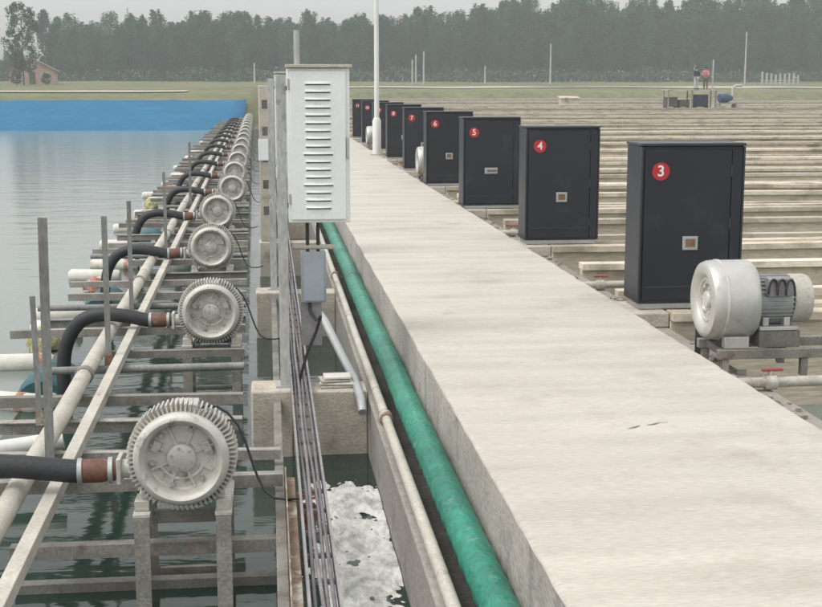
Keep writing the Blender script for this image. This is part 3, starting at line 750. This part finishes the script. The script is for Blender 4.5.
for i, (x, y, lb) in enumerate(sb):
    o = SBW if i == 0 else copy_tree(SBW); o.location = (x, y, .005)
    tag(o, lb, 'blower', 'silver blowers beside the walkway')
    s = SK if i == 0 else copy_tree(SK); s.location = (x, y, .005)
    tag(s, ['steel skid frame under the silver blower in front of cabinet 3', 'steel skid frame under the half hidden silver blower', 'steel skid frame under the tiny far silver blower'][i], 'skid', 'steel skids of the walkway blowers')
# white inlet pipes with red valves on the ledge
def inlet():
    r = empty('inlet_pipe')
    MB().tube([(-.22, 0, .05), (.75, 0, .05)], .032, 14).build('pipe', M['pvc'], r)
    MB().lathe([(.032, .02), (.046, .022), (.046, .09), (.032, .092)], 16, 'x', (0, 0, .05)).tube([(.055, 0, .05), (.055, 0, .12)], .016, 10).build('valve', M['pvc'], r)
    MB().b6(-.0, .13, -.015, .015, .118, .136).build('valve_handle', M['dullred'], r, bevel=.004)
    return r
IN = inlet()
for i, (x, y) in enumerate(((2.94, 7.40), (2.90, 11.35), (2.90, 15.6), (2.90, 19.8))):
    o = IN if i == 0 else copy_tree(IN); o.location = (x, y, -.168); o.rotation_euler.z = rnd.uniform(-.05, .05)
    tag(o, ['white pipe with red valve handle below the nearest silver blower', 'white pipe with red valve handle on the ledge between cabinets 3 and 4', 'white pipe with red valve behind cabinet 4', 'white pipe with red valve behind the fifth cabinet'][i], 'pipe', 'white valve pipes on the ledge')
# rubble on the ledge beside the walkway
mb = MB()
for i in range(240):
    y = 5.2 + 16 * rnd.random() ** 1.6; x = 2.69 + rnd.random() * .30; s = rnd.uniform(.012, .045)
    mb.box((x, y, -.17 + s * .3), (s * rnd.uniform(.8, 1.6), s, s * .8), Matrix.Rotation(rnd.uniform(0, 3), 3, 'Z') @ Matrix.Rotation(rnd.uniform(-.6, .6), 3, 'X'))
tag(mb.build('rubble', M['conc'], smooth=0), kind='stuff')

# ------------------------------------------------------------------ white lamp pole on the walkway
r = empty('lamp_pole', (2.62, 31.6, 0)); tag(r, 'tall white lamp pole with thick base at the far right edge of the walkway', 'lamp pole')
MB().tube([(0, 0, .9), (0, 0, 6.5)], [.062, .045], 18).build('pole', M['white_paint'], r)
MB().tube([(0, 0, .02), (0, 0, .82), (0, 0, .90)], [.105, .105, .065], 18).build('base', M['white_paint'], r)
MB().b6(-.15, .15, -.15, .15, 0, .02).build('base_plate', M['galv'], r)
MB().tube([(0, 0, 6.45), (-.2, 0, 6.75), (-.8, 0, 6.9)], .03, 10).build('arm', M['white_paint'], r)
MB().lathe([(0, 0), (.11, 0), (.13, .06), (.08, .12), (0, .13)], 20, 'z', (-.95, 0, 6.84)).build('lamp_head', M['galv'], r)

# ------------------------------------------------------------------ far bank: trees, house, poles, workers
def crown_mesh(seed, wid, low, n_cl, leaf, slim):
    rg = random.Random(seed); vs = []; fs = []
    lean = rg.uniform(-.02, .02); bulge = rg.uniform(.55, 1.15)
    g = lambda sd: max(-1.5 * sd, min(1.5 * sd, rg.gauss(0, sd)))
    def env(t):   # radius along the height, for a slim poplar or a broad crown
        u = max(0, min(1, (t - low) / (1 - low)))
        return wid * ((math.sin(PI * u ** (bulge + .25)) ** .6) if slim else math.sin(PI * (.08 + .9 * u)) ** .6) + .006
    for c in range(n_cl):
        t = low + (.97 - low) * (c + rg.random()) / n_cl; a = rg.random() * 6.283; rr = env(t) * (.25 + .75 * rg.random() ** .6)
        c0 = Vector((rr * math.cos(a) + lean * t, rr * math.sin(a), t)); cs = (.012 + .28 * env(t)) * rg.uniform(.55, 1.1) if slim else rg.uniform(.03, .06)
        for q in range(44):
            p = c0 + Vector((g(cs * .6), g(cs * .6), g(cs * (1.3 if slim else .6))))
            u = Vector((rg.gauss(0, 1), rg.gauss(0, 1), rg.gauss(0, 1) * .7 + .2)).normalized(); w = u.orthogonal().normalized(); w.rotate(Matrix.Rotation(rg.random() * 6.28, 3, u)); s = leaf * rg.uniform(.6, 1.3)
            x = u.cross(w); o = len(vs)
            vs += [p - w * s, p + x * s * .6, p + w * s, p - x * s * .6]; fs.append((o, o+1, o+2, o+3))
    me = bpy.data.meshes.new('crown'); me.from_pydata(vs, [], fs); return me
def trunk_mesh(seed, wid, slim):
    rg = random.Random(seed); mb = MB()
    mb.tube([(0, 0, -.02), (rg.uniform(-.004, .004), 0, .3), (rg.uniform(-.01, .01), .004, .65), (0, 0, .95)], [.012, .0095, .006, .0015], 8)
    for i in range(9):
        t = .18 + .075 * i; a = rg.random() * 6.28; L_ = wid * rg.uniform(.6, .95)
        mb.tube([(0, 0, t), (L_ * .5 * math.cos(a), L_ * .5 * math.sin(a), t + L_ * (.7 if slim else .35)), (L_ * math.cos(a), L_ * math.sin(a), t + L_ * (1.6 if slim else .7))], [.005, .0035, .001], 5)
    me = bpy.data.meshes.new('trunk'); me.from_pydata(mb.v, [], mb.f); me.materials.append(M['bark']); me.shade_smooth(); return me
VAR = []
for s in range(6):
    wid = [.095, .13, .11, .16, .085, .12][s]
    cm = crown_mesh(20 + s, wid, [.10, .20, .14, .08, .26, .16][s], 105, .0125, True); cm.materials.append(M['leaf']); VAR.append((cm, trunk_mesh(40 + s, wid, True)))
def tree(name, x, y, h, v, label, grp, cat='tree', wide=1.):
    r = empty(name, (x, y, ground_z(x, y) - .1), rnd.random() * 6.28); r.scale = (h * wide, h * wide, h); tag(r, label, cat, grp)
    for nm, me in (('crown', v[0]), ('trunk', v[1])):
        o = bpy.data.objects.new(nm, me); COL.objects.link(o); o.parent = r
def height_at(x):
    px = (x / 265) * 1300 + 267
    if x < -43.5: return 5.2 + 1.0 * noise.noise(Vector((x * .3, 3, 0)))
    return 12.0 + 3.7 * smooth01((px - 330) / 330) + 1.2 * noise.noise(Vector((x * .07, 3, 0)))
n = 0
for row, yy in enumerate((262, 268.5, 275)):
    x = -66 + row * .8
    while x < 132:
        h = height_at(x) * rnd.choice((rnd.uniform(.78, .95), rnd.uniform(.9, 1.06), rnd.uniform(1.0, 1.16))) * (1 + .02 * row)
        tree('poplar_tree', x, yy + rnd.uniform(-1.5, 1.5), h, VAR[rnd.randrange(6)], 'slim hazy green poplar standing in the dense line beyond the basins and lake', 'poplars in the far tree line', wide=rnd.uniform(.95, 1.25))
        x += rnd.uniform(1.5, 2.9); n += 1
# the wood that closes the view behind the poplars
def wood():
    rg = random.Random(3); vs = []; fs = []
    for i in range(26000):
        x = rg.uniform(-95, 165); y = rg.uniform(279, 296); h = height_at(x) * (.60 + .14 * noise.noise(Vector((x * .3, y * .3, 9))))
        z = rg.random() ** .8 * h; p = Vector((x, y, 2.6 + z)); s = rg.uniform(.35, .75)
        u = Vector((rg.gauss(0, 1), rg.gauss(0, 1), rg.gauss(0, 1))).normalized(); w = u.orthogonal().normalized(); k = u.cross(w); o = len(vs)
        vs += [p - w * s, p + k * s * .7, p + w * s, p - k * s * .7]; fs.append((o, o+1, o+2, o+3))
    me = bpy.data.meshes.new('far_wood'); me.from_pydata(vs, [], fs); me.materials.append(M['leaf'])
    o = bpy.data.objects.new('far_wood', me); COL.objects.link(o); tag(o, kind='stuff')
    vs = []; fs = []
    for i in range(15000):
        x = rg.uniform(-95, 165); y = rg.uniform(252, 262); hh = 2.2 + 1.6 * noise.noise(Vector((x * .18, 0, 5)))
        p = Vector((x, y, 2.45 + rg.random() * hh)); s = rg.uniform(.18, .42)
        u = Vector((rg.gauss(0, 1), rg.gauss(0, 1), rg.gauss(0, 1))).normalized(); w = u.orthogonal().normalized(); k = u.cross(w); o = len(vs)
        vs += [p - w * s, p + k * s * .7, p + w * s, p - k * s * .7]; fs.append((o, o+1, o+2, o+3))
    me = bpy.data.meshes.new('undergrowth'); me.from_pydata(vs, [], fs); me.materials.append(M['leaf2'])
    o = bpy.data.objects.new('undergrowth', me); COL.objects.link(o); tag(o, kind='stuff')
wood()
bv = (crown_mesh(77, .27, .18, 130, .014, False), trunk_mesh(78, .26, False)); bv[0].materials.append(M['leaf2'])
tree('broad_tree', -35.0, 196, 11.9, bv, 'lone broad tree rising beside the orange brick house at far left', None, wide=.80)

def house():
    r = empty('brick_house', (-35.0, 203, ground_z(-35.0, 203) - .1), R(6)); tag(r, 'small orange brick house with gabled roof behind the lone tree at far left', 'house')
    w, d, h, g = 6.6, 8.0, 2.1, 1.7
    wl = MB().b6(-w/2, w/2, 0, d, 0, h).add([(-w/2, 0, h), (w/2, 0, h), (0, 0, h + g), (-w/2, .25, h), (w/2, .25, h), (0, .25, h + g)], [(0, 1, 2), (3, 5, 4), (0, 2, 5, 3), (1, 4, 5, 2)])
    wl.build('wall', M['brick'], r)
    rf = MB()
    for sx in (-1, 1):
        e = sx * (w/2 + .4); ze = h - .4 * g / (w/2)
        rf.add([(e, -.4, ze + .03), (e, d + .4, ze + .03), (0, d + .4, h + g + .03), (0, -.4, h + g + .03), (e, -.4, ze + .2), (e, d + .4, ze + .2), (0, d + .4, h + g + .2), (0, -.4, h + g + .2)],
               [(0, 3, 2, 1), (4, 5, 6, 7), (0, 1, 5, 4), (1, 2, 6, 5), (3, 0, 4, 7)])
    rf.build('roof', M['roof'], r)
    for x in (-2.0, 2.0):
        f = MB().b6(x - .55, x + .55, -.06, -.003, .8, 1.8).build('window', M['white'], r)
        MB().b6(x - .45, x + .45, -.075, -.062, .9, 1.7).build('pane', M['glass'], f)
    MB().b6(-.45, .45, -.06, -.003, .05, 1.9).build('door', M['bark'], r)
house()
for i, (x, y, h) in enumerate(((-38.6, 190, 2.6), (-34.6, 188, 2.2), (-31.0, 191, 1.9), (-41.5, 192, 3.4))):
    tree('bush', x, y, h, bv, ['round bush left of the brick house', 'bush in front of the lone tree and brick house', 'low bush right of the brick house', 'leafy bush at the very left edge of the far bank'][i], 'bushes round the brick house', 'bush', wide=1.5)
def upole(x, y, h, lab, arm=False, grp='thin poles on the far bank'):
    r = empty('utility_pole', (x, y, ground_z(x, y) - .2)); tag(r, lab, 'pole', grp)
    MB().tube([(0, 0, 0), (0, 0, h)], [.17, .11], 10).build('shaft', M['palepole'], r)
    MB().b6(-.55 if arm else -.2, .55 if arm else .2, -.06, .06, h - .5, h - .36).build('crossarm', M['palepole'], r)
M['palepole'] = mat('pale_pole', (.50, .50, .48), (.40, .40, .38), .8, scale=1, bump=.1)
def pxX(px, y): return (px - 267) * y / 1300 * 1.035 if px > 267 else (px - 267) * y / 1300
for px, y, h, lb, arm in ((405.5, 236, 4.6, 'left pole of three thin pale poles before the trees', False), (409, 238, 5.4, 'middle pole of three thin pale poles before the trees', False), (416.5, 236, 6.0, 'tallest right pole of three thin pale poles before the trees', False),
                     (540, 236, 7.4, 'single thin pale pole before the trees, above the second and third cabinets', False), (735, 228, 9.6, 'tall thin pale pole before the trees at far right', False),
                     (476, 240, 3.4, 'short pale pole before the trees above the fifth cabinet', False), (255, 225, 3.6, 'short pale pole before the trees left of the control box', False), (135, 300, 16.2, 'thin pole tip rising above the trees over the lake', False)):
    upole(pxX(px, y), y, h, lb, arm)
r = empty('picket_fence', (pxX(752, 232), 232, ground_z(92, 232))); tag(r, 'short run of pale white fence posts on the grass at far right', 'fence')
for i in range(9):
    h = rnd.uniform(1.5, 2.6); MB().b6(i * .85, i * .85 + .32, 0, .12, -.2, h).build('post', M['palepole'], r)
MB().b6(-.1, 7.3, .13, .19, .7, .85).build('rail', M['palepole'], r)
# low pale huts/sheets on the bank
o = MB().b6(0, 1.7, 0, 1.2, -.1, .5).add([(-.1, -.1, .5), (1.8, -.1, .5), (1.8, 1.3, .65), (-.1, 1.3, .65), (-.1, -.1, .57), (1.8, -.1, .57), (1.8, 1.3, .72), (-.1, 1.3, .72)], [(0,3,2,1),(4,5,6,7),(0,1,5,4),(1,2,6,5),(2,3,7,6),(3,0,4,7)]).build('feed_bin', M['cope'])
o.location = (27.5, 121.5, -.02); tag(o, 'low cream coloured feed bin with sloping lid on the far basins', 'bin')

# working platform with two people, far right
YP = 100.
px0 = pxX(655, YP)
r = empty('work_platform', (px0, YP, -.02)); tag(r, 'low pale work platform on thin legs with two workers on it', 'platform')
MB().b6(0, 4.0, -.6, .8, 1.30, 1.40).build('deck', M['cope'], r)
for x in (.1, 2.0, 3.9):
    for y in (-.5, .7): MB().b6(x - .05, x + .05, y - .05, y + .05, 0, 1.298).build('leg', M['steel'], r)
MB().tube([(3.85, .2, 1.40), (3.85, .2, 3.7)], .06, 8).build('mast', M['palepole'], r)

def skin_obj(name, verts, edges, radii, m, parent, sub=2):
    me = bpy.data.meshes.new(name); me.from_pydata(verts, edges, []); me.materials.append(m)
    o = bpy.data.objects.new(name, me); COL.objects.link(o); o.parent = parent
    o.modifiers.new('skin', 'SKIN'); o.modifiers.new('sub', 'SUBSURF').levels = sub; o.modifiers['sub'].render_levels = sub; o.modifiers['skin'].use_smooth_shade = True
    sv = me.skin_vertices[0].data
    for i, rr in enumerate(radii): sv[i].radius = rr if isinstance(rr, tuple) else (rr, rr)
    sv[0].use_root = True
    return o
def person(loc, rz, top, bottom, lab, lean, arms):
    r = empty('person', loc, rz); tag(r, lab, 'person')
    l = lean
    V = [(0, 0, .93), (0, l*.4, 1.15), (0, l, 1.38), (0, l*1.1, 1.48), (0, l*1.2, 1.56), (0, l*1.25, 1.66),      # pelvis, waist, chest, neck, head low, head top
         (.18, l, 1.39), arms[0][0], arms[0][1], (-.18, l, 1.39), arms[1][0], arms[1][1],
         (.09, 0, .88), (.11, -.03, .48), (.11, .02, .08), (.11, -.14, .035), (-.09, 0, .88), (-.12, -.02, .48), (-.12, .03, .08), (-.12, -.13, .035)]
    E = [(0,1),(1,2),(2,3),(3,4),(4,5),(2,6),(6,7),(7,8),(2,9),(9,10),(10,11),(0,12),(12,13),(13,14),(14,15),(0,16),(16,17),(17,18),(18,19)]
    Rd = [(.15,.11),(.13,.10),(.16,.11),.055,.085,.075,.06,.042,.028,.06,.042,.028,.085,.058,.042,.04,.085,.058,.042,.04]
    skin_obj('body', V, E, Rd, M['skin'], r)
    g = .018
    skin_obj('jacket', [V[i] for i in (0,1,2,6,7,9,10)] + [tuple((Vector(V[7])*.25+Vector(V[8])*.75)), tuple((Vector(V[10])*.25+Vector(V[11])*.75))], [(0,1),(1,2),(2,3),(3,4),(2,5),(5,6),(4,7),(6,8)],
             [(.17,.13),(.155,.125),(.18,.13),.085,.065,.085,.065,.05,.05], top, r)
    skin_obj('trousers', [V[0], V[12], V[13], V[14], V[16], V[17], V[18]], [(0,1),(1,2),(2,3),(0,4),(4,5),(5,6)], [(.165,.13),.11,.08,.065,.11,.08,.065], bottom, r)
    h = lump(3.1, .10, .11, .09, M['hair'], 'hair'); h.parent = r; h.location = (0, l*1.25 + .02, 1.665)
    for s in (-1, 1):       # shoes
        MB().lathe([(0, -.19), (.04, -.17), (.05, -.10), (.05, .02), (.04, .07), (0, .08)], 10, 'y', (s*.115, 0, .05)).build('shoe', M['rubber'], r)
    return r
person((px0 + 2.45, YP, 1.385), R(20), M['navy'], M['palecloth'], 'worker in dark navy jacket and pale trousers on the far work platform', -.02, (((.25, -.05, 1.13), (.24, -.20, .92)), ((-.25, -.03, 1.13), (-.23, -.16, .90))))
person((px0 + 3.25, YP + .1, 1.385), R(-30), M['pinkcloth'], M['browncloth'], 'worker in pink top and brown trousers on the far work platform', -.10, (((.27, -.14, 1.16), (.20, -.38, 1.05)), ((-.27, -.12, 1.16), (-.16, -.36, 1.04))))
for i, (dx, dy, a, b, c, lb) in enumerate(((.5, .2, .9, .7, .75, 'leftmost dark crate under the work platform'), (1.5, .1, .8, .7, .55, 'low dark crate under the middle of the work platform'), (2.9, .15, 1.0, .8, .95, 'tall dark crate under the workers on the platform'))):
    o = MB().b6(-a/2, a/2, -b/2, b/2, .06, c).b6(-a/2, -a/2 + .1, -b/2, b/2, 0, .058).b6(a/2 - .1, a/2, -b/2, b/2, 0, .058).build('supply_crate', M['navy'] if i == 2 else M['bark'], bevel=.02)
    MB().b6(-a/2 - .03, a/2 + .03, -b/2 - .03, b/2 + .03, c + .002, c + .06).build('lid', M['browncloth'], o, bevel=.01)
    o.location = (px0 + dx, YP + dy, -.02); tag(o, lb, 'crate', 'crates under the work platform')
# dark blue pump beside the platform
r = empty('pump_unit', (pxX(716, 98), 98, -.02), R(12)); tag(r, 'dark blue pump on a small frame right of the two workers', 'pump')
MB().lathe([(0, -.55), (.30, -.55), (.34, -.5), (.34, .2), (.26, .3), (.2, .55), (0, .56)], 24, 'x', (0, 0, .75)).build('motor', M['bluepaint'], r)
MB().tube([(.62, 0, .75), (.62, 0, 1.5), (.85, 0, 1.7), (1.4, 0, 1.7)], .10, 12).build('pipe', M['palepole'], r)
MB().b6(-.7, .9, -.35, .35, .30, .40).b6(-.65, -.55, -.3, .3, 0, .30).b6(.75, .85, -.3, .3, 0, .30).build('frame', M['steel'], r)

# ------------------------------------------------------------------ haze, world, sun, camera
hz = MB().b6(-250, 330, -70, 420, -3.4, 27).build('haze', M['walk'], smooth=0)
tag(hz, kind='stuff')
m = bpy.data.materials.new('haze_air'); N, L = nodes_of(m)
N.remove(N['Principled BSDF'])
pv = N.new('ShaderNodeVolumePrincipled'); pv.inputs['Color'].default_value = (.86, .90, .93, 1); pv.inputs['Density'].default_value = .00102; pv.inputs['Anisotropy'].default_value = .2
L.new(pv.outputs[0], N['Material Output'].inputs['Volume'])
hz.data.materials.clear(); hz.data.materials.append(m)

SUN_EL, SUN_AZ = R(60), R(250)     # azimuth measured clockwise from +Y (north)
w = bpy.data.worlds.new('World'); SC.world = w; w.use_nodes = True
N, L = w.node_tree.nodes, w.node_tree.links
sky = N.new('ShaderNodeTexSky'); sky.sky_type = 'NISHITA'; sky.sun_disc = False; sky.sun_elevation = SUN_EL; sky.sun_rotation = SUN_AZ
sky.air_density = 1.2; sky.dust_density = 5.0; sky.ozone_density = 1.0
hs = N.new('ShaderNodeHueSaturation'); hs.inputs['Saturation'].default_value = .12
gm = N.new('ShaderNodeGamma'); gm.inputs[1].default_value = .45        # cloud deck: evens out the clear sky's brightness
vm = N.new('ShaderNodeVectorMath'); vm.operation = 'SCALE'; vm.inputs['Scale'].default_value = 2.6
L.new(sky.outputs[0], hs.inputs['Color']); L.new(hs.outputs[0], gm.inputs[0]); L.new(gm.outputs[0], vm.inputs[0]); L.new(vm.outputs[0], N['Background'].inputs['Color'])
N['Background'].inputs['Strength'].default_value = .15
ld = bpy.data.lights.new('sun', 'SUN'); ld.energy = 0.9; ld.angle = R(24); ld.color = (1, .965, .91)
so = bpy.data.objects.new('sun', ld); COL.objects.link(so)
d = Vector((math.sin(SUN_AZ) * math.cos(SUN_EL), math.cos(SUN_AZ) * math.cos(SUN_EL), math.sin(SUN_EL)))
so.rotation_euler = d.to_track_quat('Z', 'Y').to_euler(); so.location = (0, 0, 60)

cam = bpy.data.cameras.new('camera'); co = bpy.data.objects.new('camera', cam); COL.objects.link(co)
cam.sensor_width = 36; cam.lens = 36 * 1300 / 822; cam.clip_end = 3000; cam.clip_start = .05
co.location = (0, 0, 1.65)
co.rotation_euler = (R(90 - 9.498), 0, R(-6.235))
SC.camera = co
SC.view_settings.view_transform = 'Standard'; SC.view_settings.look = 'None'; SC.view_settings.gamma = 1; SC.view_settings.exposure = 0.52; SC.view_settings.use_curve_mapping = False
SC.cycles.volume_bounces = 2; SC.cycles.volume_step_rate = 4; SC.cycles.volume_max_steps = 64
